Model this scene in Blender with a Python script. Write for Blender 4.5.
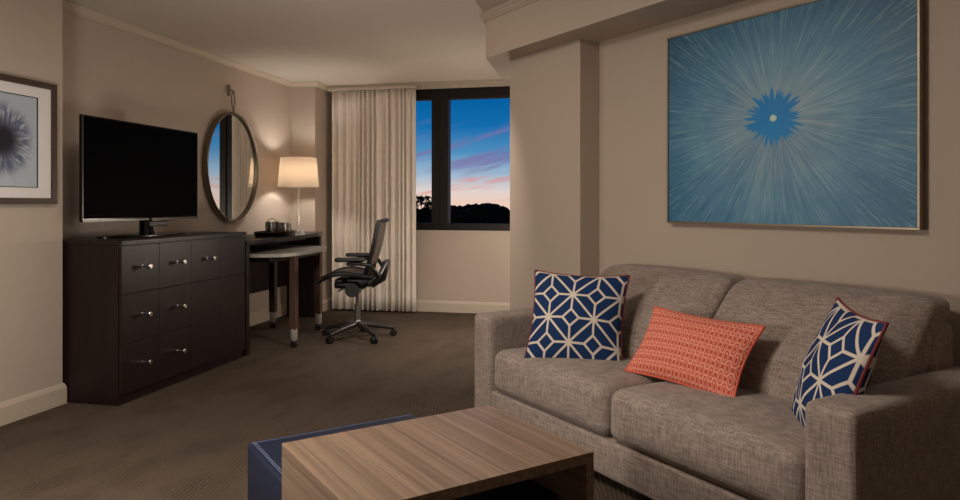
import bpy, bmesh, math, random
from mathutils import Vector, Matrix
random.seed(7)
for o in list(bpy.data.objects): bpy.data.objects.remove(o)
S = bpy.context.scene
COL = S.collection
R = math.radians
H = 1.17                     # eye height
YAW = math.atan(154/700)     # camera turned left of the long wall's direction

# ---------------- camera, sky, light, exposure ----------------
cd = bpy.data.cameras.new('camera'); cam = bpy.data.objects.new('camera', cd); COL.objects.link(cam)
cam.location = (0, 0, H); cam.rotation_euler = (R(90), 0, YAW)
cd.sensor_width = 36; cd.lens = 36*700/960; cd.shift_y = -46/960; cd.clip_start = .02; cd.clip_end = 600
S.camera = cam
S.view_settings.view_transform = 'Standard'; S.view_settings.look = 'None'
S.view_settings.exposure = 0.0; S.view_settings.gamma = 1.0; S.view_settings.use_curve_mapping = False

def lin(c):
    return tuple((v/255/12.92) if v/255 <= .04045 else ((v/255+.055)/1.055)**2.4 for v in c)
def rgba(c): return lin(c)+(1,)

class G:                      # tiny expression helper for shader maths
    def __init__(s, nt): s.nt = nt
    def n(s, t, **k):
        x = s.nt.nodes.new(t)
        for a, b in k.items(): setattr(x, a, b)
        return x
    def put(s, sock, v):
        if isinstance(v, E): s.nt.links.new(v.s, sock)
        elif isinstance(v, (int, float)) and hasattr(sock.default_value, '__len__'): sock.default_value = (v,)*len(sock.default_value)
        else: sock.default_value = v
    def m(s, op, a, b=None, c=None):
        x = s.n('ShaderNodeMath', operation=op); s.put(x.inputs[0], a)
        if b is not None: s.put(x.inputs[1], b)
        if c is not None: s.put(x.inputs[2], c)
        return E(s, x.outputs[0])
    def step(s, v, a, b, lo=0., hi=1.):
        x = s.n('ShaderNodeMapRange', interpolation_type='SMOOTHSTEP')
        for i, q in enumerate((v, a, b, lo, hi)): s.put(x.inputs[i], q)
        return E(s, x.outputs[0])
    def vec(s, a, b, c=0.):
        x = s.n('ShaderNodeCombineXYZ')
        for i, q in enumerate((a, b, c)): s.put(x.inputs[i], q)
        return E(s, x.outputs[0])
    def sep(s, v):
        x = s.n('ShaderNodeSeparateXYZ'); s.put(x.inputs[0], v); return [E(s, o) for o in x.outputs]
    def coord(s, k): return E(s, s.n('ShaderNodeTexCoord').outputs[k])
    def noise(s, v, scale, detail=2., rough=.5, dist=0.):
        x = s.n('ShaderNodeTexNoise'); s.put(x.inputs['Vector'], v)
        x.inputs['Scale'].default_value = scale; x.inputs['Detail'].default_value = detail
        x.inputs['Roughness'].default_value = rough; x.inputs['Distortion'].default_value = dist
        return E(s, x.outputs[0])
    def mapped(s, v, sc=(1, 1, 1), rot=(0, 0, 0)):
        x = s.n('ShaderNodeMapping'); s.put(x.inputs[0], v); x.inputs['Scale'].default_value = sc; x.inputs['Rotation'].default_value = rot
        return E(s, x.outputs[0])
    def mix(s, f, a, b):
        x = s.n('ShaderNodeMix', data_type='RGBA'); s.put(x.inputs[0], f)
        s.put(x.inputs[6], a); s.put(x.inputs[7], b); return E(s, x.outputs[2])
    def ramp(s, v, pts):
        x = s.n('ShaderNodeValToRGB'); s.put(x.inputs[0], v); cr = x.color_ramp
        while len(cr.elements) < len(pts): cr.elements.new(.5)
        for e, (p, c) in zip(cr.elements, pts): e.position = p; e.color = rgba(c)
        return E(s, x.outputs[0])
class E:
    def __init__(s, g, sock): s.g = g; s.s = sock
    def __add__(s, o): return s.g.m('ADD', s, o)
    def __radd__(s, o): return s.g.m('ADD', o, s)
    def __sub__(s, o): return s.g.m('SUBTRACT', s, o)
    def __rsub__(s, o): return s.g.m('SUBTRACT', o, s)
    def __mul__(s, o): return s.g.m('MULTIPLY', s, o)
    def __rmul__(s, o): return s.g.m('MULTIPLY', o, s)
    def __truediv__(s, o): return s.g.m('DIVIDE', s, o)
    def __pow__(s, o): return s.g.m('POWER', s, o)
    def abs(s): return s.g.m('ABSOLUTE', s)
    def min(s, o): return s.g.m('MINIMUM', s, o)
    def max(s, o): return s.g.m('MAXIMUM', s, o)

# dusk sky: deep blue above, pale and pink near the horizon, thin cloud bands
W = bpy.data.worlds.new('dusk_sky'); S.world = W; W.use_nodes = True
g = G(W.node_tree); bg = W.node_tree.nodes['Background']
gx, gy, gz = g.sep(g.coord('Generated'))
sky = g.ramp(gz*5., [(0., (238, 205, 186)), (.09, (226, 210, 204)), (.2, (164, 188, 208)), (.37, (76, 142, 190)),
                     (.55, (18, 108, 172)), (.75, (2, 94, 158)), (1., (2, 78, 142))])
cl = g.noise(g.vec(gx*5., gy*2., gz*34.-gx*5.), 2.2, 4., .55, .3)
lowc = g.step(gz, .0, .016)*g.step(gz, .055, .030)
sky = g.mix(g.step(cl, .5, .66)*lowc*.55, sky, rgba((226, 128, 116)))
cl2 = g.noise(g.vec(gx*4.+4., gy*2., gz*26.-gx*8.+1.3), 2.1, 4., .55, .4)
midc = g.step(gz, .03, .06)*g.step(gz, .13, .09)
sky = g.mix(g.step(cl2, .46, .68)*midc*.75, sky, rgba((122, 112, 164)))
g.put(bg.inputs[0], sky); bg.inputs[1].default_value = 1.0

def area(name, loc, target, size, power, col, size_y=None, spread=180):
    l = bpy.data.lights.new(name, 'AREA'); l.energy = power; l.color = col; l.size = size
    if size_y: l.shape = 'RECTANGLE'; l.size_y = size_y
    l.spread = R(spread)
    o = bpy.data.objects.new(name, l); COL.objects.link(o); o.location = loc
    o.rotation_euler = (Vector(target)-Vector(loc)).to_track_quat('-Z', 'Y').to_euler()
    return o
def point(name, loc, power, col, size):
    l = bpy.data.lights.new(name, 'POINT'); l.energy = power; l.color = col; l.shadow_soft_size = size
    o = bpy.data.objects.new(name, l); COL.objects.link(o); o.location = loc; return o
point('floor_lamp_light', (-2.0, 1.6, .95), 58, (1., .94, .86), .15)
point('right_fill_light', (1.0, .3, 1.9), 4, (1., .9, .8), .15)  # weak unseen fill added on the right to balance brightness
point('alcove_lamp_light', (-1.0, 6.1, .95), 28, (1., .91, .80), .05)
area('ceiling_light_living', (-1.25, 1.9, 2.38), (-1.0, 2.2, 0), .6, 33, (1., .88, .77))
area('far_zone_fill_light', (-1.7, 3.5, 2.42), (-1.9, 6.0, .5), .7, 8, (1., .86, .72))  # added fill kept out of view, brightens the window end of the room
area('far_carpet_fill_light', (-1.25, 4.15, 2.40), (-1.65, 5.75, 0), .14, 7, (1., .90, .80), None, 70)  # invented source above the view, adds a pool of light on the far carpet

# ---------------- materials ----------------
MATS = {}
def mat(name, col, rough=.6, metal=0., **k):
    if name in MATS: return MATS[name]
    m = bpy.data.materials.new(name); m.use_nodes = True; b = m.node_tree.nodes['Principled BSDF']
    b.inputs['Base Color'].default_value = rgba(col); b.inputs['Roughness'].default_value = rough
    b.inputs['Metallic'].default_value = metal
    for a, v in k.items(): b.inputs[a.replace('_', ' ')].default_value = v
    MATS[name] = m; return m
def G_of(m): return G(m.node_tree), m.node_tree.nodes['Principled BSDF']
def bump(gg, b, h, strength=.3, dist=.002):
    x = gg.n('ShaderNodeBump'); x.inputs['Strength'].default_value = strength; x.inputs['Distance'].default_value = dist
    gg.put(x.inputs['Height'], h); gg.nt.links.new(x.outputs[0], b.inputs['Normal'])

def painted(name, c, c2):
    m = mat(name, c, .75, Specular_IOR_Level=.25); gg, b = G_of(m); v = gg.coord('Object')
    n = gg.noise(v, 3., 3.); gg.put(b.inputs['Base Color'], gg.mix(n, rgba(c), rgba(c2)))
    bump(gg, b, gg.noise(v, 260., 2.), .12, .001); return m
WALL = painted('wall_paint', (184, 169, 154), (179, 164, 149))
CEIL = painted('ceiling_paint', (212, 201, 187), (206, 195, 181))
TRIM = mat('trim_paint', (188, 173, 155), .5)
CROWN = mat('crown_paint', (194, 178, 159), .6)

CARPET = mat('patterned_carpet', (86, 74, 62), .95, Specular_IOR_Level=.1)
gg, b = G_of(CARPET); v = gg.coord('Object'); x_, y_, z_ = gg.sep(v)
wob = gg.noise(v, 2.2, 3.)*1.1+gg.noise(v, 9., 2.)*.18
ph = (x_*.97+y_*.12+wob*.07)*(2*math.pi/.019)
rip = gg.m('SINE', ph)*.5+.5
patch = gg.step(gg.noise(gg.mapped(v, (2., 1., 1.), (0, 0, .3)), 2.6, 3.), .40, .70)
tuft = gg.noise(v, 320., 2.)
f = (rip*patch*.38+gg.noise(gg.mapped(v, (60, 160, 1), (0, 0, .6)), 1., 2.)*.55+tuft*.15)
gg.put(b.inputs['Base Color'], gg.mix(f, rgba((96, 83, 71)), rgba((44, 35, 28))))
bump(gg, b, tuft+rip*.8, .6, .004)

def wood(name, c1, c2, rough, sc=(1, 14, 14), spec=.5):
    m = mat(name, c1, rough, Specular_IOR_Level=spec); gg, b = G_of(m); v = gg.mapped(gg.coord('Object'), sc)
    n = gg.noise(v, 2.2, 5., .6, .35); n2 = gg.noise(gg.mapped(v, (1, 5, 5)), 5., 3.)
    gg.put(b.inputs['Base Color'], gg.mix(gg.step(n*.72+n2*.28, .36, .64), rgba(c1), rgba(c2)))
    bump(gg, b, n2, .08, .001); return m
DARK = wood('dark_espresso_wood', (35, 23, 21), (27, 18, 17), .38, (8, 8, 1), .3)
OAK = wood('walnut_laminate', (142, 119, 99), (108, 89, 73), .4, (.3, 30, 30), .4)
NAVYV = mat('navy_vinyl', (19, 29, 50), .5, Specular_IOR_Level=.35)
STITCH = mat('pale_stitching', (120, 130, 160), .7)

TWEED = mat('grey_brown_tweed', (120, 106, 92), .95, Specular_IOR_Level=.15, Sheen_Weight=.15)
gg, b = G_of(TWEED); v = gg.coord('Object')
n1 = gg.noise(gg.mapped(v, (150, 150, 18)), 1., 2.); n2 = gg.noise(gg.mapped(v, (22, 22, 190)), 1., 2.); n3 = gg.noise(v, 12., 3.)
n4 = gg.noise(gg.mapped(v, (14, 200, 120)), 1., 2.)
t = gg.step(n1*.36+n2*.28+n4*.24+n3*.12, .30, .70)
gg.put(b.inputs['Base Color'], gg.mix(t, rgba((114, 100, 92)), rgba((172, 157, 146))))
bump(gg, b, n1+n2, .5, .002)

def navy_pattern():
    m = mat('navy_lattice_fabric', (28, 48, 92), .85, Specular_IOR_Level=.2); gg, b = G_of(m)
    u, w, _ = gg.sep(gg.coord('UV'))
    x = gg.m('WRAP', u*3.95+1.17, 1., -1.).abs(); y = gg.m('WRAP', w*3.75+.28, 1., -1.).abs(); r = .36
    def seg(d, along, lim): return d + gg.step(along, lim, lim+.02)*10.
    ds = [(x-y).abs()*.707, seg(y, x, 1-r), seg(x, y, 1-r), seg(1.-y, 1.-x, 1-r), seg(1.-x, 1.-y, 1-r),
          ((1.-x)+y-r).abs()*.707, (x+(1.-y)-r).abs()*.707]
    d = ds[0]
    for q in ds[1:]: d = d.min(q)
    s = (x*x+y*y).min((1.-x)*(1.-x)+(1.-y)*(1.-y))
    line = gg.step(d, .056, .036).max(gg.step(s, .018, .010))
    base = gg.mix(gg.noise(gg.mapped(gg.coord('UV'), (60, 60, 1)), 1., 2.), rgba((17, 40, 78)), rgba((28, 56, 100)))
    gg.put(b.inputs['Base Color'], gg.mix(line, base, rgba((212, 200, 186))))
    bump(gg, b, line, .4, .002); return m
NAVYP = navy_pattern()
def coral_pattern():
    m = mat('coral_chain_fabric', (208, 92, 70), .85, Specular_IOR_Level=.2); gg, b = G_of(m)
    u, w, _ = gg.sep(gg.coord('UV'))
    x = gg.m('WRAP', u*27., 1., -1.).abs(); y = gg.m('WRAP', w*7.6+.4, 1., -1.).abs()
    def el(a, c): return gg.m('SQRT', (a/.62)*(a/.62)+(c/.74)*(c/.74))
    e = el(x, y).min(el(1.-x, 1.-y))
    line = gg.step((e-.98).abs(), .20, .10).max(gg.step((e-.5).abs(), .17, .09))
    gg.put(b.inputs['Base Color'], gg.mix(line*.85, rgba((190, 76, 60)), rgba((232, 158, 134))))
    bump(gg, b, line, .5, .002); return m
CORAL = coral_pattern()
MAROON = mat('wine_red_piping', (118, 42, 46), .8); CORALE = mat('coral_piping', (214, 98, 76), .8)

def art_mat():
    m = mat('blue_burst_painting', (60, 110, 140), .5); gg, b = G_of(m)
    X, Y, Z = gg.sep(gg.coord('Object'))       # X across, Z up, metres from the flower's centre
    X = X+.0; r = gg.m('SQRT', X*X+Z*Z*1.25+1e-5); dx = X/r; dz = Z/r
    big = gg.noise(gg.vec(X, Z, 0.), 3.2, 3.)
    wr = gg.noise(gg.vec(X, Z, 4.), 5., 2.)*.09
    st = gg.noise(gg.vec(dx*26.+wr, dz*26., r*2.2), 1., 3., .75); st2 = gg.noise(gg.vec(dx*80., dz*80.+wr*3., r*6.), 1., 2., .6)
    mott = gg.noise(gg.vec(X, Z, 7.), 14., 4., .65)
    base = gg.ramp(r+Z*.22, [(0., (138, 166, 178)), (.2, (126, 160, 176)), (.36, (104, 150, 174)), (.55, (74, 126, 156)), (.8, (44, 96, 126)), (1., (28, 72, 98))])
    base = gg.mix(gg.step(big+(Z*-.35)+(X*-.12), .42, .7)*.45, base, rgba((44, 108, 150)))
    base = gg.mix(gg.step(st, .5, .34)*.3*gg.step(r, .08, .25), base, rgba((28, 84, 122)))
    base = gg.mix(gg.step(st2*.6+st*.25+mott*.15, .49, .62)*gg.step(r, .10, .4)*.42, base, rgba((138, 174, 184)))
    base = gg.mix(gg.step(st2*.5+st*.5, .50, .64)*gg.step(r, .08, .15)*gg.step(r, .46, .14)*.42, base, rgba((206, 202, 194)))
    sp = gg.noise(gg.vec(dx*8., dz*8., 2.), 1., 2.)
    edge = .092+gg.step(sp, .3, .7)*.075
    star = gg.step(r-edge, .012, -.016)
    base = gg.mix(star, base, gg.mix(big, rgba((0, 112, 184)), rgba((6, 142, 206))))
    base = gg.mix(gg.step(r+gg.noise(gg.vec(X, Z, 1.), 60., 1.)*.01, .027, .018), base, rgba((196, 220, 200)))
    gg.put(b.inputs['Base Color'], base); bump(gg, b, st2, .2, .001); return m
ART = art_mat()
def print_mat():
    m = mat('indigo_flower_print', (170, 180, 195), .6); gg, b = G_of(m)
    X, Y, Z = gg.sep(gg.coord('Object')); X = Y
    r = gg.m('SQRT', X*X+Z*Z+1e-5); dx = X/r; dz = Z/r
    st = gg.noise(gg.vec(dx*6., dz*6., r*12.), 1., 4., .7); st2 = gg.noise(gg.vec(dx*2.6, dz*2.6, 3.), 1., 2.)
    base = gg.mix(gg.noise(gg.vec(X, Z, 0.), 9., 3.), rgba((160, 172, 182)), rgba((188, 196, 204)))
    pet = gg.step(r+st2*.06, .25, .17)*gg.step(st, .34, .56)
    base = gg.mix(pet*.85, base, rgba((58, 66, 104)))
    base = gg.mix(gg.step(r+st*.09, .19, .09), base, rgba((16, 14, 32)))
    gg.put(b.inputs['Base Color'], base); return m
PRINT = print_mat()

CURT = mat('ivory_curtain_fabric', (206, 192, 174), .9, Sheen_Weight=.2)
gg, b = G_of(CURT); v = gg.coord('Object')
gg.put(b.inputs['Base Color'], gg.mix(gg.step(gg.noise(gg.mapped(v, (70, 70, .6)), 1., 2.), .35, .65), rgba((236, 226, 214)), rgba((220, 207, 193))))
BRONZE = mat('dark_bronze_window_frame', (24, 15, 11), .5, .0, Specular_IOR_Level=.3)
BLACKP = mat('black_plastic', (20, 19, 19), .4); GLOSSB = mat('glossy_black', (4, 4, 5), .18, Specular_IOR_Level=.25)
SCREEN = mat('dark_screen', (1, 1, 2), .5, Specular_IOR_Level=.02)
CHROME = mat('brushed_chrome', (206, 204, 200), .22, 1.); SILVER = mat('silver_frame_metal', (150, 136, 118), .42, .8)
PEWTER = mat('aged_pewter', (118, 106, 92), .36, .8); ALU = mat('polished_aluminium', (150, 148, 146), .28, .9); GRAPH = mat('graphite_metal', (70, 68, 68), .35, .7)
BRUSH = mat('satin_aluminium', (190, 186, 180), .5, .6); GREYTOP = mat('grey_stone_top', (172, 166, 156), .22); MESHB = mat('charcoal_mesh', (82, 72, 64), .8)
WALNUTF = wood('brown_picture_frame_wood', (70, 52, 40), (56, 41, 32), .45, (14, 1, 14))
MAT_W = mat('white_mat_board', (226, 220, 218), .8); MIRROR = mat('mirror_glass', (225, 228, 226), .02, 1.)
LEGW = wood('warm_brown_wood', (84, 62, 52), (66, 47, 39), .35, (8, 8, 1), .4)
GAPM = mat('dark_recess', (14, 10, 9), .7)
def leaf():
    m = mat('dark_foliage', (10, 13, 9), .9, Specular_IOR_Level=.05); return m
LEAF = leaf()
def glass(name, tint=(1, 1, 1, 1)):
    m = bpy.data.materials.new(name); m.use_nodes = True; nt = m.node_tree; nt.nodes.clear(); q = G(nt)
    tr = q.n('ShaderNodeBsdfTransparent'); gl = q.n('ShaderNodeBsdfGlossy'); fr = q.n('ShaderNodeFresnel'); mx = q.n('ShaderNodeMixShader'); o = q.n('ShaderNodeOutputMaterial')
    tr.inputs[0].default_value = tint; gl.inputs['Roughness'].default_value = .02; fr.inputs[0].default_value = 1.09
    nt.links.new(fr.outputs[0], mx.inputs[0]); nt.links.new(tr.outputs[0], mx.inputs[1]); nt.links.new(gl.outputs[0], mx.inputs[2]); nt.links.new(mx.outputs[0], o.inputs[0])
    return m
GLASS = glass('window_glass')
DRINK = mat('drinking_glass', (225, 228, 228), .05, 0., Transmission_Weight=.85, IOR=1.3)
def shade_mat():
    m = bpy.data.materials.new('cream_lamp_shade_fabric'); m.use_nodes = True; nt = m.node_tree; nt.nodes.clear(); q = G(nt)
    d = q.n('ShaderNodeBsdfDiffuse'); t = q.n('ShaderNodeBsdfTranslucent'); a = q.n('ShaderNodeMixShader'); o = q.n('ShaderNodeOutputMaterial')
    d.inputs[0].default_value = rgba((240, 226, 208)); t.inputs[0].default_value = rgba((250, 238, 222)); a.inputs[0].default_value = .72
    nt.links.new(d.outputs[0], a.inputs[1]); nt.links.new(t.outputs[0], a.inputs[2]); nt.links.new(a.outputs[0], o.inputs[0]); return m
SHADE = shade_mat()
BULB = mat('glowing_bulb', (255, 230, 200), .5); BULB.node_tree.nodes['Principled BSDF'].inputs['Emission Color'].default_value = (1, .72, .45, 1)
BULB.node_tree.nodes['Principled BSDF'].inputs['Emission Strength'].default_value = 12.

# ---------------- mesh helpers ----------------
def finish(name, bm, m, parent=None, smooth=False, loc=(0, 0, 0), rot=(0, 0, 0)):
    bmesh.ops.recalc_face_normals(bm, faces=bm.faces)
    me = bpy.data.meshes.new(name); bm.to_mesh(me); bm.free(); me.materials.append(m)
    if smooth:
        for p in me.polygons: p.use_smooth = True
        try: me.set_sharp_from_angle(angle=R(40))
        except Exception: pass
    o = bpy.data.objects.new(name, me); COL.objects.link(o); o.location = loc; o.rotation_euler = rot
    if parent: o.parent = parent
    return o
def thing(name, label, cat, loc=(0, 0, 0), rz=0., group=None):
    o = bpy.data.objects.new(name, None); COL.objects.link(o); o.location = loc; o.rotation_euler = (0, 0, rz)
    o.empty_display_size = .1; return tag(o, label, cat, group)
def tag(o, label, cat, group=None):
    o['label'] = label; o['category'] = cat
    if group: o['group'] = group
    return o
def struct(name, bm, m, parent=None, smooth=False):
    o = finish(name, bm, m, parent, smooth)
    if parent is None: o['kind'] = 'structure'
    return o
def B(): return bmesh.new()
def box(bm, x0, x1, y0, y1, z0, z1, bev=0., seg=2):
    r = bmesh.ops.create_cube(bm, size=1); vs = r['verts']
    for v in vs: v.co = Vector(((x0+x1)/2+v.co.x*(x1-x0), (y0+y1)/2+v.co.y*(y1-y0), (z0+z1)/2+v.co.z*(z1-z0)))
    if bev:
        es = list({e for v in vs for e in v.link_edges})
        bmesh.ops.bevel(bm, geom=es, offset=bev, segments=seg, affect='EDGES', profile=.5)
    return bm
def prism(bm, pts, z0, z1):
    a = [bm.verts.new((x, y, z0)) for x, y in pts]; c = [bm.verts.new((x, y, z1)) for x, y in pts]; n = len(pts)
    bm.faces.new(a); bm.faces.new(c)
    for i in range(n): bm.faces.new((a[i], a[(i+1) % n], c[(i+1) % n], c[i]))
    return bm
def lathe(bm, prof, seg=32, cx=0., cy=0., sx=1., sy=1.):
    rings = []
    for r, z in prof:
        if r < 1e-5: rings.append([bm.verts.new((cx, cy, z))])
        else: rings.append([bm.verts.new((cx+sx*r*math.cos(2*math.pi*k/seg), cy+sy*r*math.sin(2*math.pi*k/seg), z)) for k in range(seg)])
    for a, c in zip(rings, rings[1:]):
        for k in range(seg):
            k2 = (k+1) % seg
            q = [a[k % len(a)], a[k2 % len(a)], c[k2 % len(c)], c[k % len(c)]]
            u = []
            for v in q:
                if v not in u: u.append(v)
            if len(u) > 2: bm.faces.new(u)
    return bm
def tube(bm, pts, rad, seg=10, closed=False):
    P = [Vector(p) for p in pts]; n = len(P); rs = rad if isinstance(rad, (list, tuple)) else [rad]*n; rings = []
    up = None
    for i in range(n):
        a = P[(i-1) % n] if (closed or i > 0) else P[i]; c = P[(i+1) % n] if (closed or i < n-1) else P[i]
        t = (c-a).normalized()
        if up is None: up = Vector((0, 0, 1)) if abs(t.z) < .9 else Vector((1, 0, 0))
        s = t.cross(up).normalized(); up = s.cross(t).normalized()
        rings.append([bm.verts.new(P[i]+rs[i]*(math.cos(2*math.pi*k/seg)*s+math.sin(2*math.pi*k/seg)*up)) for k in range(seg)])
    for i in range(n if closed else n-1):
        a, c = rings[i], rings[(i+1) % n]
        for k in range(seg): bm.faces.new((a[k], a[(k+1) % seg], c[(k+1) % seg], c[k]))
    if not closed: bm.faces.new(rings[0]); bm.faces.new(rings[-1])
    return bm
def soft(w, d, h, r, cuts=14, puff=(0, 0, 0), fn=None):
    """rounded, slightly domed cushion block centred on the origin"""
    bm = B(); bmesh.ops.create_cube(bm, size=2); bmesh.ops.subdivide_edges(bm, edges=bm.edges, cuts=cuts, use_grid_fill=True)
    hs = Vector((w/2, d/2, h/2))
    for v in bm.verts:
        c = v.co.copy(); c = Vector([math.copysign(1-(1-abs(t))**1.6, t) if abs(t) < 1 else t for t in c])
        p = Vector((c.x*hs.x, c.y*hs.y, c.z*hs.z)); q = Vector([max(-hs[i]+r, min(hs[i]-r, p[i])) for i in range(3)])
        dd = p-q
        if dd.length > 1e-6: p = q+dd.normalized()*r
        for i in range(3):
            j, k = (i+1) % 3, (i+2) % 3
            p[i] += puff[i]*c[i]*(1-c[j]**2)*(1-c[k]**2)
        if fn: p = fn(p, c)
        v.co = p
    return bm

# ---------------- room shell ----------------
CZ = 2.47; n_ = Vector((math.sin(R(45)), math.cos(R(45)))); q_ = Vector((-n_.y, n_.x))
def PQ(p, q): v = n_*p+q_*q; return (v.x, v.y)
room = [(-3.75, -2.75), (3.1, -2.75), (3.1, 1.3), PQ(3.07, 4.3), (-.55, 7.5), (-3.75, 7.5)]
bm = B(); prism(bm, room, -.12, 0.); struct('floor', bm, CARPET)
bm = B(); prism(bm, room, CZ, CZ+.12); struct('ceiling', bm, CEIL)
LX = -3.27; TX = -3.60; WY = 7.32
bm = B(); box(bm, -3.75, LX, -2.75, 3.48, 0, CZ); struct('wall_left', bm, WALL)
bm = B(); box(bm, -3.75, TX, 3.48, 7.47, 0, CZ); struct('wall_television', bm, WALL)
bm = B(); box(bm, TX, -3.315, 6.90, 7.47, 0, CZ); struct('wall_pier', bm, WALL)
bm = B(); box(bm, LX, 3.1, -2.75, -2.6, 0, CZ); struct('wall_back', bm, WALL)
bm = B(); box(bm, 3.0, 3.15, -2.6, 1.25, 0, CZ); struct('wall_right', bm, WALL)
bm = B(); prism(bm, [PQ(2.95, -1.3), PQ(2.95, 3.3), PQ(3.07, 3.3), PQ(3.07, -1.3)], 0, CZ); struct('wall_sofa', bm, WALL)
# column at the end of the sofa wall, running back to the window wall
bm = B(); prism(bm, [PQ(2.795, 3.245), PQ(2.795, 3.985), (-.86, 5.45), (-.86, 7.47), (-.5, 7.47), (-.5, 5.2), PQ(3.07, 3.245)], 0, CZ); struct('wall_column', bm, WALL)
# soffit over the sofa wall
SZ = 2.17
sof = [PQ(2.617, -1.5), PQ(2.617, 4.02), (-1.03, 5.46), (-.7, 5.5), PQ(3.0, 3.6), PQ(3.0, -1.5)]
bm = B(); prism(bm, sof, SZ, CZ+.01); struct('ceiling_soffit', bm, WALL)
# window wall with opening
WX0, WX1, WZ0, WZ1 = -3.05, -.98, .885, 2.435
bm = B(); box(bm, -3.32, WX0, WY, WY+.15, 0, CZ); box(bm, WX0, WX1, WY, WY+.15, 0, WZ0); box(bm, WX0, WX1, WY, WY+.15, WZ1, CZ); box(bm, WX1, -.5, WY, WY+.15, 0, CZ)
struct('wall_window', bm, WALL)
wf = bpy.data.objects.new('window_1', None); COL.objects.link(wf); wf['kind'] = 'structure'
bm = B(); F0, F1 = WY+.02, WY+.12
box(bm, WX0, WX1, F0, F1, WZ1-.125, WZ1, .004); box(bm, WX0, WX1, F0, F1, WZ0, WZ0+.075, .004)
box(bm, WX0, WX0+.07, F0, F1, WZ0+.07, WZ1-.12, .004); box(bm, WX1-.07, WX1, F0, F1, WZ0+.07, WZ1-.12, .004)
box(bm, -2.155, -2.02, F0-.005, F1, WZ0+.01, WZ1-.01, .004); box(bm, -2.06, -1.965, F0-.02, F1, WZ0+.01, WZ1-.01, .004)
struct('window_frame', bm, BRONZE, wf)
bm = B(); box(bm, WX0+.06, -2.15, WY+.06, WY+.066, WZ0+.07, WZ1-.12); struct('window_pane', bm, GLASS, wf)
bm = B(); box(bm, -1.97, WX1-.06, WY+.06, WY+.066, WZ0+.07, WZ1-.12); struct('window_pane', bm, GLASS, wf)

def run(pts, prof, name, m=TRIM):      # moulding swept along a polyline; profile (out, z), out to the left of travel
    bm = B(); n = len(pts); P = [Vector(p) for p in pts]; rings = []
    for i in range(n):
        d1 = (P[i]-P[i-1]).normalized() if i > 0 else None; d2 = (P[i+1]-P[i]).normalized() if i < n-1 else None
        d1 = d1 or d2; d2 = d2 or d1; n1 = Vector((-d1.y, d1.x)); n2 = Vector((-d2.y, d2.x)); b_ = (n1+n2).normalized(); b_ = b_/max(.3, b_.dot(n1))
        rings.append([bm.verts.new((P[i].x+b_.x*o, P[i].y+b_.y*o, z)) for o, z in prof])
    k = len(prof)
    for a, c in zip(rings, rings[1:]):
        for j in range(k): bm.faces.new((a[j], a[(j+1) % k], c[(j+1) % k], c[j]))
    bm.faces.new(rings[0]); bm.faces.new(rings[-1])
    return struct(name, bm, m)
crown = [(0, CZ), (.042, CZ), (.042, CZ-.010), (.032, CZ-.018), (.022, CZ-.032), (.010, CZ-.042), (.010, CZ-.050), (0, CZ-.050)]
base = [(0, 0), (.016, 0), (.016, .095), (.010, .112), (.004, .122), (0, .122)]
cr_left = [(-.5, WY), (-3.315, WY), (-3.315, 6.90), (TX, 6.90), (TX, 3.48)]
run(cr_left, crown, 'trim_1', CROWN); run([(LX, 3.48), (LX, -2.6)], crown, 'trim_2', CROWN)
run([PQ(2.617, -1.3), PQ(2.617, 4.02), (-1.03, 5.46)], crown, 'trim_3', WALL)
run([(-.86, WY), (-3.315, WY), (-3.315, 6.90), (TX, 6.90), (TX, 3.48)], base, 'baseboard_window')
run([(TX, 3.48), (LX, 3.48), (LX, -2.6)], base, 'baseboard_left')
run([PQ(2.95, -1.2), PQ(2.95, 3.245), PQ(2.795, 3.245), PQ(2.795, 3.985), (-.86, 5.45), (-.86, WY)], base, 'baseboard_sofa')

# outside: dark ground and tree line
bm = B(); box(bm, -260, 120, 30, 320, -14.5, -14); struct('ground_outside', bm, LEAF)
def blob(bm, x, y, z, r, n=2):
    res = bmesh.ops.create_icosphere(bm, subdivisions=n, radius=r); sd = random.uniform(0, 9)
    for v in res['verts']:
        c = v.co; k = 1+.16*math.sin(c.x*5/r+sd)*math.cos(c.z*6/r+sd*2)+.1*math.sin(c.y*11/r+sd)+random.uniform(-.05, .05)
        v.co = Vector((c.x*k+x, c.y*k+y, c.z*k*.9+z))
bm = B()
def outp(px, d): lat = (px-480)/700*d; return (-.2149*d+.9766*lat, .9766*d+.2149*lat)
prof_t = [(405, 206), (415, 206), (424, 207), (432, 208), (440, 208), (448, 207.5), (456, 206), (463, 207), (470, 206), (476, 204.5), (482, 203.5), (488, 203), (494, 205), (500, 206), (506, 208), (514, 210), (524, 212)]
for px, py in prof_t:
    d = random.uniform(84, 96); x, y = outp(px+random.uniform(-1, 1), d); zt = H-(py-204)*d/700
    for k in range(12):
        r = random.uniform(.45, .95); blob(bm, x+random.uniform(-.9, .9), y+random.uniform(-1, 1), zt-r*.8-random.uniform(0, .7), r, 2)
    for k in range(9):
        r = random.uniform(1.1, 1.8); blob(bm, x+random.uniform(-1.6, 1.6), y+random.uniform(-1, 1), zt-2.1-k*1.7, r, 2)
o = finish('tree_line', bm, LEAF, None, True); tag(o, 'dark line of distant trees seen through the right pane of the window', 'trees'); o['kind'] = 'stuff'
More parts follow.
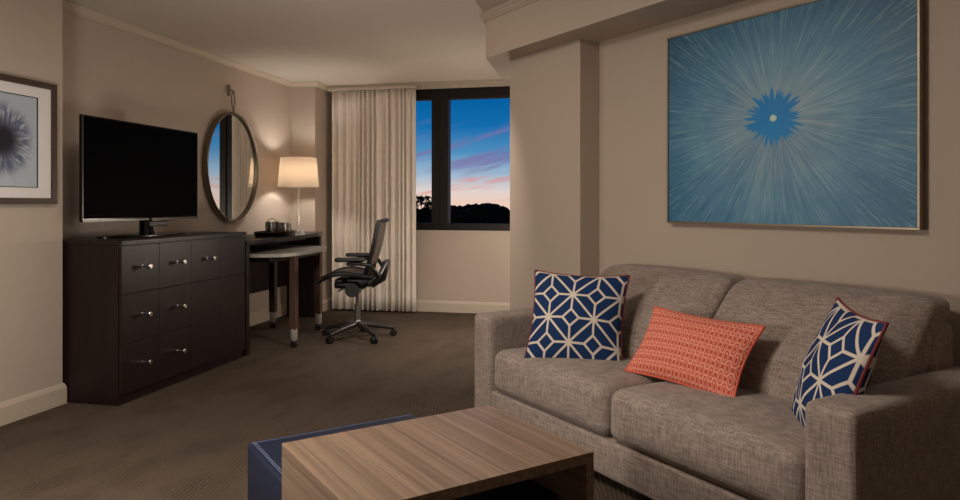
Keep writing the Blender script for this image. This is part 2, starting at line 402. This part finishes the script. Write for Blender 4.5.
def tree():
    t = thing('tree', 'loose dark tree with sky between its leaves seen through the narrow left window pane', 'tree', (*outp(423, 45), -13.55))
    bm = B(); tube(bm, [(0, 0, 0), (.1, 0, 7), (0, .1, 12.5)], [.3, .22, .12], 8)
    for k in range(7):
        a = k*.9; tube(bm, [(0, 0, 9+k*.6), (.7*math.cos(a), .5*math.sin(a), 12+k*.4)], [.08, .03], 6)
    finish('trunk', bm, LEAF, t)
    bm = B(); rg = random.Random(3)
    for k in range(900):
        a = rg.uniform(0, 6.28); zz = rg.uniform(12.2, 15.2); rr = 1.5*rg.random()**.6*(1-.55*max(0, (zz-14.0)/1.2))
        c = Vector((rr*math.cos(a), rr*math.sin(a), zz)); ax = Vector((rg.gauss(0, 1), rg.gauss(0, 1), rg.gauss(0, 1))).normalized(); s = ax.orthogonal().normalized()
        L = rg.uniform(.08, .17); w = L*.45
        vs = [bm.verts.new(c+p) for p in (-ax*L, s*w, ax*L, -s*w)]; bm.faces.new(vs)
    finish('foliage', bm, LEAF, t)
tree()

# ---------------- curtain ----------------
t = thing('curtain', 'floor-length ivory pleated curtain covering the left part of the window', 'curtain', (-2.78, 7.16, 0))
bm = B(); NX = 420; NZ = 14; rows = []
for j in range(NZ+1):
    z = .02+(2.40-.02)*j/NZ; row = []
    for i in range(NX+1):
        u = i/NX; x = -.465+u*.965
        a = (.5+.5*abs(math.sin(u*9+.7)))*.028*(1.08-.25*j/NZ)
        y = a*math.sin(u*2*math.pi*15+2.2*math.sin(u*13+1)+.9*math.sin(u*37)+.10*math.sin(z*1.1+u*5))+.004*math.sin(u*110+z*.4)
        row.append(bm.verts.new((x, y, z)))
    rows.append(row)
for a, c in zip(rows, rows[1:]):
    for i in range(NX): bm.faces.new((a[i], a[i+1], c[i+1], c[i]))
cp = finish('drape', bm, CURT, t, True); md = cp.modifiers.new('thickness', 'SOLIDIFY'); md.thickness = .003
bm = B(); box(bm, -.50, .52, -.03, .03, 2.405, 2.44, .004); box(bm, -.50, 1.9, -.012, .012, 2.44, 2.47); finish('curtain_track', bm, TRIM, t)

# ---------------- dresser ----------------
def ball_knob(parent, x, y, z):
    bm = B(); tube(bm, [(x, y, z), (x+.004, y, z)], .010, 14); tube(bm, [(x+.004, y, z), (x+.042, y, z)], .007, 12)
    tube(bm, [(x+.038, y, z), (x+.044, y, z), (x+.058, y, z), (x+.062, y, z)], [.008, .015, .016, .013], 16)
    return finish('knob', bm, CHROME, parent, True)
dr = thing('dresser', 'long dark espresso dresser with chrome knobs carrying the television', 'dresser', (-3.5, 3.505, 0))
bm = B(); box(bm, 0, .585, 0, 1.325, .0, .93, .002); finish('body', bm, DARK, dr)
bm = B(); box(bm, -.005, .612, -.006, 1.331, .93, .957, .003); finish('top', bm, DARK, dr)
cy = [0.004, .3335, .6625, .9925, 1.321]; rz = [.062, .352, .642, .925]
for c in range(4):
    if c < 2:
        for r_ in range(3):
            bm = B(); box(bm, .586, .605, cy[c]+.0015, cy[c+1]-.0015, rz[r_]+.0015, rz[r_+1]-.0015, .001)
            d_ = finish('drawer', bm, DARK, dr); ball_knob(d_, .605, (cy[c]+cy[c+1])/2+.01, (rz[r_]+rz[r_+1])/2+.012)
    else:
        bm = B(); box(bm, .586, .605, cy[c]+.0015, cy[c+1]-.0015, rz[2]+.0015, rz[3]-.0015, .001)
        d_ = finish('drawer', bm, DARK, dr)
        if c == 2: ball_knob(d_, .605, (cy[c]+cy[c+1])/2+.01, (rz[2]+rz[3])/2+.012)
        bm = B(); box(bm, .586, .605, cy[c]+.0015, cy[c+1]-.0015, rz[0]+.0015, rz[2]-.0015, .001); finish('door', bm, DARK, dr)

# ---------------- television ----------------
tv = thing('television', 'flat screen television switched off on the dresser', 'television', (-3.2, 4.10, .957))
bm = B(); box(bm, -.010, .012, -.563, .563, .105, .745, .004)
box(bm, -.055, -.02, -.35, .35, .2, .6, .01); finish('housing', bm, GLOSSB, tv)
bm = B(); box(bm, .0125, .0145, -.549, .549, .124, .732); finish('screen', bm, SCREEN, tv)
bm = B(); box(bm, .0125, .019, -.563, .563, .104, .118, .002); box(bm, .012, .017, -.565, -.557, .104, .745, .001); finish('bezel', bm, mat('dark_silver_bezel', (88, 84, 80), .3, .7), tv)
bm = B(); tube(bm, [(-.01, .03, .01), (-.02, .03, .12)], [.05, .04], 16); finish('neck', bm, GLOSSB, tv, True)
bm = B(); lathe(bm, [(0, .0), (1, .0), (1, .008), (.96, .014), (0, .018)], 48, -.01, .0, .13, .40); finish('base', bm, GLOSSB, tv, True)
bm = B(); box(bm, .016, .045, -.01, .17, .062, .098, .006); finish('sensor_box', bm, BLACKP, tv)

# ---------------- mirror ----------------
mr = thing('mirror', 'oval wall mirror in a deep pewter rim hanging from a ring', 'mirror', (TX+.03, 5.69, 1.21), R(-4.2))
MZ = .0+.5; a_, b_ = .365, .485; KZ = .522
def ell(a, b2, x, n=72): return [(x, a*math.cos(2*math.pi*k/n), KZ-.23+b2*math.sin(2*math.pi*k/n)) for k in range(n)]
bm = B(); pr = [(a_-.012, .012), (a_-.012, .050), (a_-.007, .052), (a_+.001, .056), (a_+.007, .050), (a_+.009, .04), (a_+.009, .004), (a_-.012, .004)]
rings = []
for k in range(96):
    th = 2*math.pi*k/96; rings.append([bm.verts.new((x, (r_)*math.cos(th), KZ-.23+(r_+b_-a_)*math.sin(th))) for r_, x in pr])
for k in range(96):
    A_, C_ = rings[k], rings[(k+1) % 96]
    for j in range(len(pr)): bm.faces.new((A_[j], A_[(j+1) % len(pr)], C_[(j+1) % len(pr)], C_[j]))
finish('rim', bm, PEWTER, mr, True)
bm = B(); vs = [bm.verts.new((.03, (a_-.010)*math.cos(2*math.pi*k/96), KZ-.23+(b_-.010)*math.sin(2*math.pi*k/96))) for k in range(96)]; bm.faces.new(vs)
r2 = [bm.verts.new((.02, v.co.y, v.co.z)) for v in vs]; bm.faces.new(r2)
for k in range(96): bm.faces.new((vs[k], vs[(k+1) % 96], r2[(k+1) % 96], r2[k]))
finish('mirror_glass', bm, MIRROR, mr)
zt = KZ-.23+b_+.02
bm = B(); tube(bm, [(.04, .022*math.cos(t_), zt+.10+.075*math.sin(t_)) for t_ in [2*math.pi*k/24 for k in range(24)]], .0055, 8, True)
tube(bm, [(.045, 0, zt-.01), (.04, 0, zt+.03)], .008, 8); finish('hanging_ring', bm, PEWTER, mr, True)
bm = B(); tube(bm, [(-.018, 0, zt+.2), (.045, 0, zt+.18), (.05, 0, zt+.165)], .006, 8); tube(bm, [(-.006, 0, zt+.14), (-.004, 0, zt+.24)], .013, 10); finish('wall_hook', bm, PEWTER, mr, True)

# ---------------- console and rolling table ----------------
cs = thing('console_table', 'dark wood console against the wall beside the dresser holding the lamp', 'console', (-3.5, 4.865, 0))
L_ = 1.85
bm = B(); prism(bm, [(-.04, 0), (.595, 0), (.575, .5), (.53, 1.0), (.47, 1.5), (.36, L_), (-.04, L_)], .852, .885); finish('top', bm, DARK, cs)
bm = B(); box(bm, -.02, .588, 0.004, .055, 0, .852, .002); finish('side_panel', bm, DARK, cs)
bm = B(); box(bm, -.02, .35, L_-.055, L_-.004, 0, .852, .002); finish('side_panel', bm, DARK, cs)
bm = B(); box(bm, -.02, .0, .055, L_-.055, .33, .852, .001); finish('back_panel', bm, DARK, cs)
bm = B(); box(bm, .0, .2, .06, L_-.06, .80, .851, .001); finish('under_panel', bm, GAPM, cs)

rt = thing('rolling_table', 'low table with rounded grey top and castered wood legs pulled out beneath the console', 'table', (-3.42, 4.98, 0))
bm = B(); pts = [(0, 0), (.50, 0)]
for k in range(15):
    s = k/14; pts.append((.50+.30*math.sin(math.pi*(.05+.95*s)*.5+ .0)*(1-.35*(2*s-1)**2 if s > .5 else 1)*(1 if s < .9 else .96), .04+1.12*s))
pts = [(0, .02), (.55, .02)]+[(.60+.165*math.sin(math.pi*(k/16)**.75)**.6-.03*(k/16), .03+1.13*k/16) for k in range(1, 16)]+[(.50, 1.17), (0, 1.17)]
prism(bm, pts, .748, .775); finish('tabletop', bm, GREYTOP, rt)
bm = B(); box(bm, .04, .58, .12, 1.03,   .70, .747, .002); finish('apron', bm, DARK, rt)
for (lx, ly) in ((.715, .26), (.56, 1.04), (.10, .26), (.10, 1.04)):
    bm = B(); box(bm, lx-.028, lx+.028, ly-.028, ly+.028, .15, .748, .003); lg = finish('leg', bm, LEGW, rt)
    bm = B(); lathe(bm, [(0, .055), (.020, .055), (.031, .075), (.031, .155), (0, .155)], 20, lx, ly); finish('ferrule', bm, BRUSH, lg, True)
    bm = B(); tube(bm, [(lx, ly-.014, .026), (lx, ly+.014, .026)], .026, 18); box(bm, lx-.01, lx+.01, ly-.02, ly+.02, .04, .057); finish('caster', bm, BLACKP, lg, True)

# ---------------- lamp ----------------
lp = thing('table_lamp', 'lit table lamp with cream drum shade and slim metal stem', 'lamp', (-3.31, 6.51, .872+.013))
bm = B(); lathe(bm, [(0, 0), (.07, 0), (.07, .01), (.02, .018), (0, .02)], 32); finish('base', bm, CHROME, lp, True)
bm = B(); tube(bm, [(0, 0, .015), (0, 0, .50)], .0075, 12); tube(bm, [(0, 0, .14), (0, 0, .17)], .012, 12); tube(bm, [(0, 0, .46), (0, 0, .53)], .015, 12); finish('stem', bm, CHROME, lp, True)
bm = B(); lathe(bm, [(.204, .457), (.176, .751)], 56); sh = finish('lamp_shade', bm, SHADE, lp, True); md = sh.modifiers.new('thickness', 'SOLIDIFY'); md.thickness = .002
bm = B()
for k in range(3):
    a = k*2.094; tube(bm, [(0, 0, .735), (.175*math.cos(a), .175*math.sin(a), .74)], .002, 6)
tube(bm, [(.0, 0, .53), (0, 0, .76)], .003, 6); finish('shade_frame', bm, CHROME, lp, True)
bm = B(); lathe(bm, [(0, .52), (.015, .53), (.03, .575), (.02, .61), (0, .62)], 20); finish('bulb', bm, BULB, lp, True)
l = bpy.data.lights.new('lamp_bulb_light', 'POINT'); l.energy = 28; l.color = (1., .94, .87); l.shadow_soft_size = .04
o = bpy.data.objects.new('lamp_bulb_light', l); COL.objects.link(o); o.parent = lp; o.location = (0, 0, .585)
lp.children[-1]
BULBOBJ = [c for c in lp.children if c.name.startswith('bulb')][0]; BULBOBJ.visible_shadow = True

# ---------------- tray and drinks set ----------------
TZ = .885
bm = B(); lathe(bm, [(0, 0), (.98, 0), (1.05, .042), (1.02, .045), (.95, .008), (0, .008)], 48, 0, 0, .15, .235)
ty = finish('serving_tray', bm, GLOSSB, None, True, (-3.10, 5.66, TZ)); tag(ty, 'oval black serving tray on the console beneath the lamp', 'tray')
def tumbler(x, y, r, h, m, name, label, cat, grp=None):
    bm = B(); lathe(bm, [(0, 0), (r*.88, 0), (r, h), (r*.93, h), (r*.82, .008), (0, .008)], 28)
    o = finish(name, bm, m, None, True, (x, y, TZ+.0085)); tag(o, label, cat, grp); return o
t = thing('ice_bucket', 'chrome ice bucket at the left end of the black tray', 'ice bucket', (-3.13, 5.66, TZ+.0085))
bm = B(); lathe(bm, [(0, 0), (.052, 0), (.062, .12), (.058, .12), (.05, .01), (0, .01)], 32); finish('bucket', bm, CHROME, t, True)
bm = B(); tube(bm, [(0, -.06, .10), (0, -.066, .13), (0, 0, .15), (0, .066, .13), (0, .06, .10)], .004, 8); finish('handle', bm, CHROME, t, True)
tumbler(-3.02, 5.70, .033, .11, CHROME, 'metal_cup', 'polished chrome cup on the tray nearest the viewer', 'cup')
tumbler(-3.12, 5.77, .033, .11, CHROME, 'metal_cup', 'polished chrome cup on the tray just right of the ice bucket', 'cup')
tumbler(-3.05, 5.80, .030, .10, DRINK, 'drinking_glass', 'clear drinking glass at the right end of the black tray', 'glass')
bm = B(); lathe(bm, [(0, 0), (.022, 0), (.022, .035), (.012, .042), (0, .042)], 20)
o = finish('small_jar', bm, MAT_W, None, True, (-2.985, 5.95, TZ)); tag(o, 'tiny white jar on the console beside the tray', 'jar')

# ---------------- framed pictures ----------------
fp = thing('framed_print', 'square brown-framed print of an indigo flower in a white mat on the left wall', 'picture', (LX, 3.068, 1.512))
s_ = .343; bm = B()
for (y0, y1, z0, z1) in ((-s_, s_, s_-.034, s_), (-s_, s_, -s_, -s_+.034), (-s_, -s_+.034, -s_+.034, s_-.034), (s_-.034, s_, -s_+.034, s_-.034)):
    box(bm, .001, .03, y0, y1, z0, z1, .002)
finish('frame', bm, WALNUTF, fp)
bm = B(); i_ = s_-.032; w_ = .222; m_ = .252
for (y0, y1, z0, z1) in ((-i_, i_, m_, i_), (-i_, i_, -i_, -m_), (-i_, -w_, -m_, m_), (w_, i_, -m_, m_)): box(bm, .012, .018, y0, y1, z0, z1)
finish('mat_board', bm, MAT_W, fp)
bm = B(); box(bm, .006, .013, -w_-.01, w_+.01, -m_-.01, m_+.01); finish('print', bm, PRINT, fp)
bm = B(); k_ = .004
for (y0, y1, z0, z1) in ((-w_, w_, m_-k_, m_), (-w_, w_, -m_, -m_+k_), (-w_, -w_+k_, -m_, m_), (w_-k_, w_, -m_, m_)): box(bm, .013, .0175, y0, y1, z0, z1)
finish('inner_fillet', bm, GAPM, fp)

ap = thing('painting', 'large blue starburst painting in a thin silver frame above the sofa', 'painting', (*PQ(2.95, 2.018), 1.571), R(-45))
hw, hh = .645, .503
bm = B(); box(bm, -hw+.0095, hw-.0095, -.034, -.004, -hh+.0095, hh-.0095); finish('canvas', bm, ART, ap)
bm = B()
for (x0, x1, z0, z1) in ((-hw, hw, hh-.009, hh), (-hw, hw, -hh, -hh+.009), (-hw, -hw+.009, -hh+.009, hh-.009), (hw-.009, hw, -hh+.009, hh-.009)):
    box(bm, x0, x1, -.042, -.002, z0, z1, .001)
finish('frame', bm, SILVER, ap)

# ---------------- office chair ----------------
ch = thing('office_chair', 'black mesh swivel office chair with armrests at the console', 'chair', (-2.36, 5.745, 0), R(194))
# local +X is the way the chair faces
hub = B(); lathe(hub, [(0, .085), (.038, .085), (.042, .12), (.03, .15), (.026, .16), (0, .16)], 24); finish('hub', hub, ALU, ch, True)
for k in range(5):
    a = R(246+72*k-194); ca, sa = math.cos(a), math.sin(a)
    bm = B(); tube(bm, [(.02*ca, .02*sa, .125), (.16*ca, .16*sa, .105), (.315*ca, .315*sa, .072)], [.028, .024, .016], 10)
    lg = finish('leg', bm, GRAPH, ch, True)
    bm = B()
    for s in (-.014, .014):
        cx, cy_ = .315*ca-sa*s, .315*sa+ca*s; tube(bm, [(cx+sa*.009, cy_-ca*.009, .029), (cx-sa*.009, cy_+ca*.009, .029)], .029, 18)
    tube(bm, [(.315*ca, .315*sa, .03), (.315*ca, .315*sa, .075)], .011, 8); finish('caster', bm, BLACKP, lg, True)
bm = B(); tube(bm, [(0, 0, .15), (0, 0, .30)], .026, 16); tube(bm, [(0, 0, .28), (0, 0, .46)], .016, 16); finish('gas_column', bm, ALU, ch, True)
bm = B(); box(bm, -.13, .10, -.07, .07, .45, .53, .02, 3); tube(bm, [(.03, -.12, .43), (.03, .12, .43)], .062, 16); box(bm, -.02, .19, -.09, .09, .44, .50, .02, 3); box(bm, .10, .17, -.16, .16, .49, .53, .012); tube(bm, [(.10, .1, .45), (.12, .24, .44)], .008, 8)
tube(bm, [(-.02, -.1, .43), (-.02, -.22, .42), (.02, -.23, .42)], .007, 8); finish('tilt_mechanism', bm, BLACKP, ch, True)
bm = B()       # seat pan: mesh surface with waterfall front
NU, NV = 18, 14; rows = []
def seatz(u, v): return .585+.012*(v*v)-.02*(1-v*v)*(1-abs(u)**2)-(.078*max(0, u)**1.8)-.04*max(0, -u)
for i in range(NU+1):
    u = -1+2*i/NU; row = []
    for j in range(NV+1):
        v = -1+2*j/NV; wd = .245*(1-.08*max(0, -u)-.10*max(0, u)**3)
        row.append(bm.verts.new((.085+u*.245*(1-.06*v*v), v*wd, seatz(u, v))))
    rows.append(row)
for a, c in zip(rows, rows[1:]):
    for j in range(NV): bm.faces.new((a[j], a[j+1], c[j+1], c[j]))
se = finish('seat', bm, MESHB, ch, True); md = se.modifiers.new('thickness', 'SOLIDIFY'); md.thickness = .008
bm = B(); loop = []
for k in range(48):
    t_ = 2*math.pi*k/48; u = math.copysign(abs(math.cos(t_))**.55, math.cos(t_)); v = math.copysign(abs(math.sin(t_))**.55, math.sin(t_))
    wd = .245*(1-.08*max(0, -u)-.10*max(0, u)**3); loop.append((.085+u*.245*(1-.06*v*v), v*wd, seatz(u, v)-.008))
tube(bm, loop, .022, 8, True); finish('seat_frame', bm, BLACKP, ch, True)
def backp(s, v):          # s 0..1 from bottom to top, v -1..1 across
    z = .56+s*.46; x = -.135-.045*s-.085*s*s-.03*math.sin(s*math.pi*1.1); wd = .235*(.80+.28*math.sin(min(1, s*1.15)*math.pi*.62)); wd *= (1-.10*max(0, s-.8)/.2)
    return (x-.0+.045*v*v, v*wd, z+.01*(1-v*v)*s)
bm = B(); rows = []
for i in range(19):
    rows.append([bm.verts.new(backp(i/18, -1+2*j/14)) for j in range(15)])
for a, c in zip(rows, rows[1:]):
    for j in range(14): bm.faces.new((a[j], a[j+1], c[j+1], c[j]))
bk = finish('backrest', bm, MESHB, ch, True); md = bk.modifiers.new('thickness', 'SOLIDIFY'); md.thickness = .008
loop = [backp(i/14, 1) for i in range(15)]+[backp(1, 1-2*j/10) for j in range(1, 10)]+[backp(1-i/14, -1) for i in range(15)]+[backp(0, -1+2*j/10) for j in range(1, 10)]
bm = B(); tube(bm, loop, .019, 8, True); finish('back_frame', bm, BLACKP, ch, True)
bm = B(); box(bm, -.275, -.225, -.13, .13, .60, .68, .015, 3); tube(bm, [(-.245, 0, .62), (-.225, 0, .52), (-.12, 0, .46)], [.03, .028, .03], 10)
for s in (-1, 1): tube(bm, [(-.255, .12*s, .66), (-.22, .2*s, .58), (-.13, .2*s, .50), (-.05, .05*s, .45)], [.018, .02, .02, .02], 10)
finish('back_support', bm, GRAPH, ch, True)
for s in (-1, 1):
    bm = B(); tube(bm, [(-.20, .20*s, .55), (-.19, .265*s, .60), (-.15, .285*s, .655), (-.05, .285*s, .672), (.05, .285*s, .668)], [.018, .018, .018, .016, .014], 10)
    ar = finish('armrest', bm, BLACKP, ch, True)
    bm = soft(.25, .085, .035, .016, 8); bmesh.ops.translate(bm, verts=bm.verts, vec=(.02, .285*s, .705)); finish('arm_pad', bm, BLACKP, ar, True)
    bm = B(); tube(bm, [(.02, .285*s, .665), (.02, .285*s, .695)], .02, 10); finish('pad_post', bm, BLACKP, ar, True)

# ---------------- sofa ----------------
SR = R(-46.6); sx0, sy0 = PQ(1.995, 3.193)
so = thing('sofa', 'two-seat grey-brown tweed sofa under the blue painting', 'sofa', (sx0, sy0, 0), SR)
SW, SD, AW, AZ = 2.115, .92, .17, .585
def part(name, bm, loc, parent=so, rot=(0, 0, 0), m=TWEED): return finish(name, bm, m, parent, True, loc, rot)
bm = B(); box(bm, AW-.01, SW-AW+.01, .012, SD-.02, .05, .20, .012, 3); part('base', bm, (0, 0, 0))
for i, x in enumerate((AW/2, SW-AW/2)):
    bm = soft(AW, SD, AZ-.04, .028, 16, (.003, .0, .004)); part('arm', bm, (x, SD/2, .04+(AZ-.04)/2))
CW = (SW-2*AW)/2
for i in range(2):
    bm = soft(CW-.004, .60, .215, .05, 18, (.004, .012, .026)); part('seat_cushion', bm, (AW+CW*(i+.5), .31, .305), rot=(R(-1.0), 0, 0))
bm = soft(SW-2*AW+.02, .20, .70, .05, 14); part('back', bm, (SW/2, SD-.11, .40))
for i in range(2):
    def lean(p, c):
        s = (p.z+.22)/.44; p.y += .33*s-.03*math.sin(max(0, min(1, s))*math.pi); return p
    bm = soft(CW-.004-.012, .20, .44, .055, 20, (.004, .035, .010), lean); part('back_cushion', bm, (AW+CW*(i+.5)+.008, .525, .605))
for x in (.09, SW-.09):
    for y in (.08, SD-.08):
        bm = B(); lathe(bm, [(0, 0), (.022, 0), (.028, .055), (0, .055)], 20, x, y); part('foot', bm, (0, 0, 0), m=DARK)

# ---------------- throw pillows ----------------
def cam2w(lat, d, z): return Vector((-.2149*d+.9766*lat, .9766*d+.2149*lat, z))
def pillow(name, label, corners, T, m, pm, parent_z=None):
    BL, BR, TL, TR = [cam2w(*c) for c in corners]; c = (BL+BR+TL+TR)/4
    U = ((BR-BL)+(TR-TL))/2; V = ((TL-BL)+(TR-BR))/2; Wd, Hd = U.length, V.length
    ux = U.normalized(); nz = ux.cross(V).normalized(); vy = nz.cross(ux)
    M = Matrix((ux, vy, nz)).transposed().to_4x4(); M.translation = c
    root = bpy.data.objects.new(name, None); COL.objects.link(root); root.matrix_world = M; tag(root, label, 'throw pillow')
    def pos(u, v, s):
        k = ((1-u*u)*(1-v*v)); th = T/2*(max(0, k)**.5)*1.12*(1-.12*(u*u+v*v))
        wr = .004*math.sin(7*u+3*v)*math.sin(6*v-2*u)*k
        return Vector((u*Wd/2*(1-.085*(1-v*v)), v*Hd/2*(1-.085*(1-u*u)), s*th+wr))
    bm = B(); uvl = bm.loops.layers.uv.new('UVMap'); N = 44
    sp = lambda i: math.sin((-1+2*i/N)*math.pi/2)
    for s in (1, -1):
        grid = [[bm.verts.new(pos(sp(i), sp(j), s)) for j in range(N+1)] for i in range(N+1)]
        for i in range(N):
            for j in range(N):
                q = [(i, j), (i+1, j), (i+1, j+1), (i, j+1)]
                if s < 0: q.reverse()
                f_ = bm.faces.new([grid[a][b2] for a, b2 in q])
                for lp_, (a, b2) in zip(f_.loops, q): lp_[uvl].uv = ((sp(a)+1)/2, (sp(b2)+1)/2)
    bmesh.ops.remove_doubles(bm, verts=bm.verts, dist=1e-5)
    finish('cover', bm, m, root, True)
    L = []
    for k in range(160):
        t_ = k/40; e = int(t_) % 4; f_ = -1+2*(t_-int(t_))
        u, v = ((f_, -1), (1, f_), (-f_, 1), (-1, -f_))[e]; L.append(pos(u, v, 0))
    bm = B(); tube(bm, L, .0055, 8, True); finish('piping', bm, pm, root, True)
    return root
pillow('throw_pillow', 'square navy pillow with white lattice leaning in the left corner of the sofa',
       [(.205, 3.42, .395), (.672, 3.27, .385), (.292, 3.60, .83), (.732, 3.46, .815)], .16, NAVYP, MAROON)
pillow('throw_pillow', 'rectangular coral lumbar pillow with pale chain pattern in the middle of the sofa',
       [(.650, 3.12, .425), (.960, 2.645, .425), (.805, 3.22, .70), (1.115, 2.745, .685)], .12, CORAL, CORALE)
pillow('throw_pillow', 'square navy pillow with white lattice leaning against the right arm of the sofa',
       [(1.11, 2.50, .385), (1.075, 2.08, .38), (1.305, 2.57, .835), (1.215, 2.165, .80)], .14, NAVYP, MAROON)

# ---------------- coffee table and navy bench ----------------
ct = thing('coffee_table', 'low brown wood waterfall coffee table in front of the sofa', 'coffee table', (*PQ(.648, 2.15), 0), R(-45))
# local x runs toward the viewer along the sofa, y toward the sofa
LX_, LY_, TZ_ = .575, .762, .432
bm = B(); box(bm, 0, LX_, 0, LY_, TZ_-.032, TZ_, .0015); finish('tabletop', bm, OAK, ct)
bm = B(); box(bm, 0, LX_, 0, .030, 0, TZ_-.032, .0015); finish('side_panel', bm, OAK, ct)
bm = B(); box(bm, 0, LX_, LY_-.030, LY_, 0, TZ_-.032, .0015); finish('side_panel', bm, OAK, ct)
bn = thing('bench', 'navy blue vinyl low bench tucked under the wooden coffee table', 'bench', (*PQ(.682, 2.70), 0), R(-45))
BW = 1.0; BD = .695; BZ = .270
bm = B(); box(bm, 0, BW, 0, BD, .03, BZ, .012, 3); finish('upholstered_body', bm, NAVYV, bn, True)
bm = B()
for o_ in (.018, .026):
    box(bm, .01, BW-.01, o_, o_+.0012, BZ-.0005, BZ+.0008); box(bm, o_, o_+.0012, .01, BD-.01, BZ-.0005, BZ+.0008)
finish('stitching', bm, STITCH, bn)
for x in (.06, BW-.06):
    for y in (.06, BD-.06):
        bm = B(); lathe(bm, [(0, 0), (.02, 0), (.02, .03), (0, .03)], 16, x, y); finish('foot', bm, BLACKP, bn)
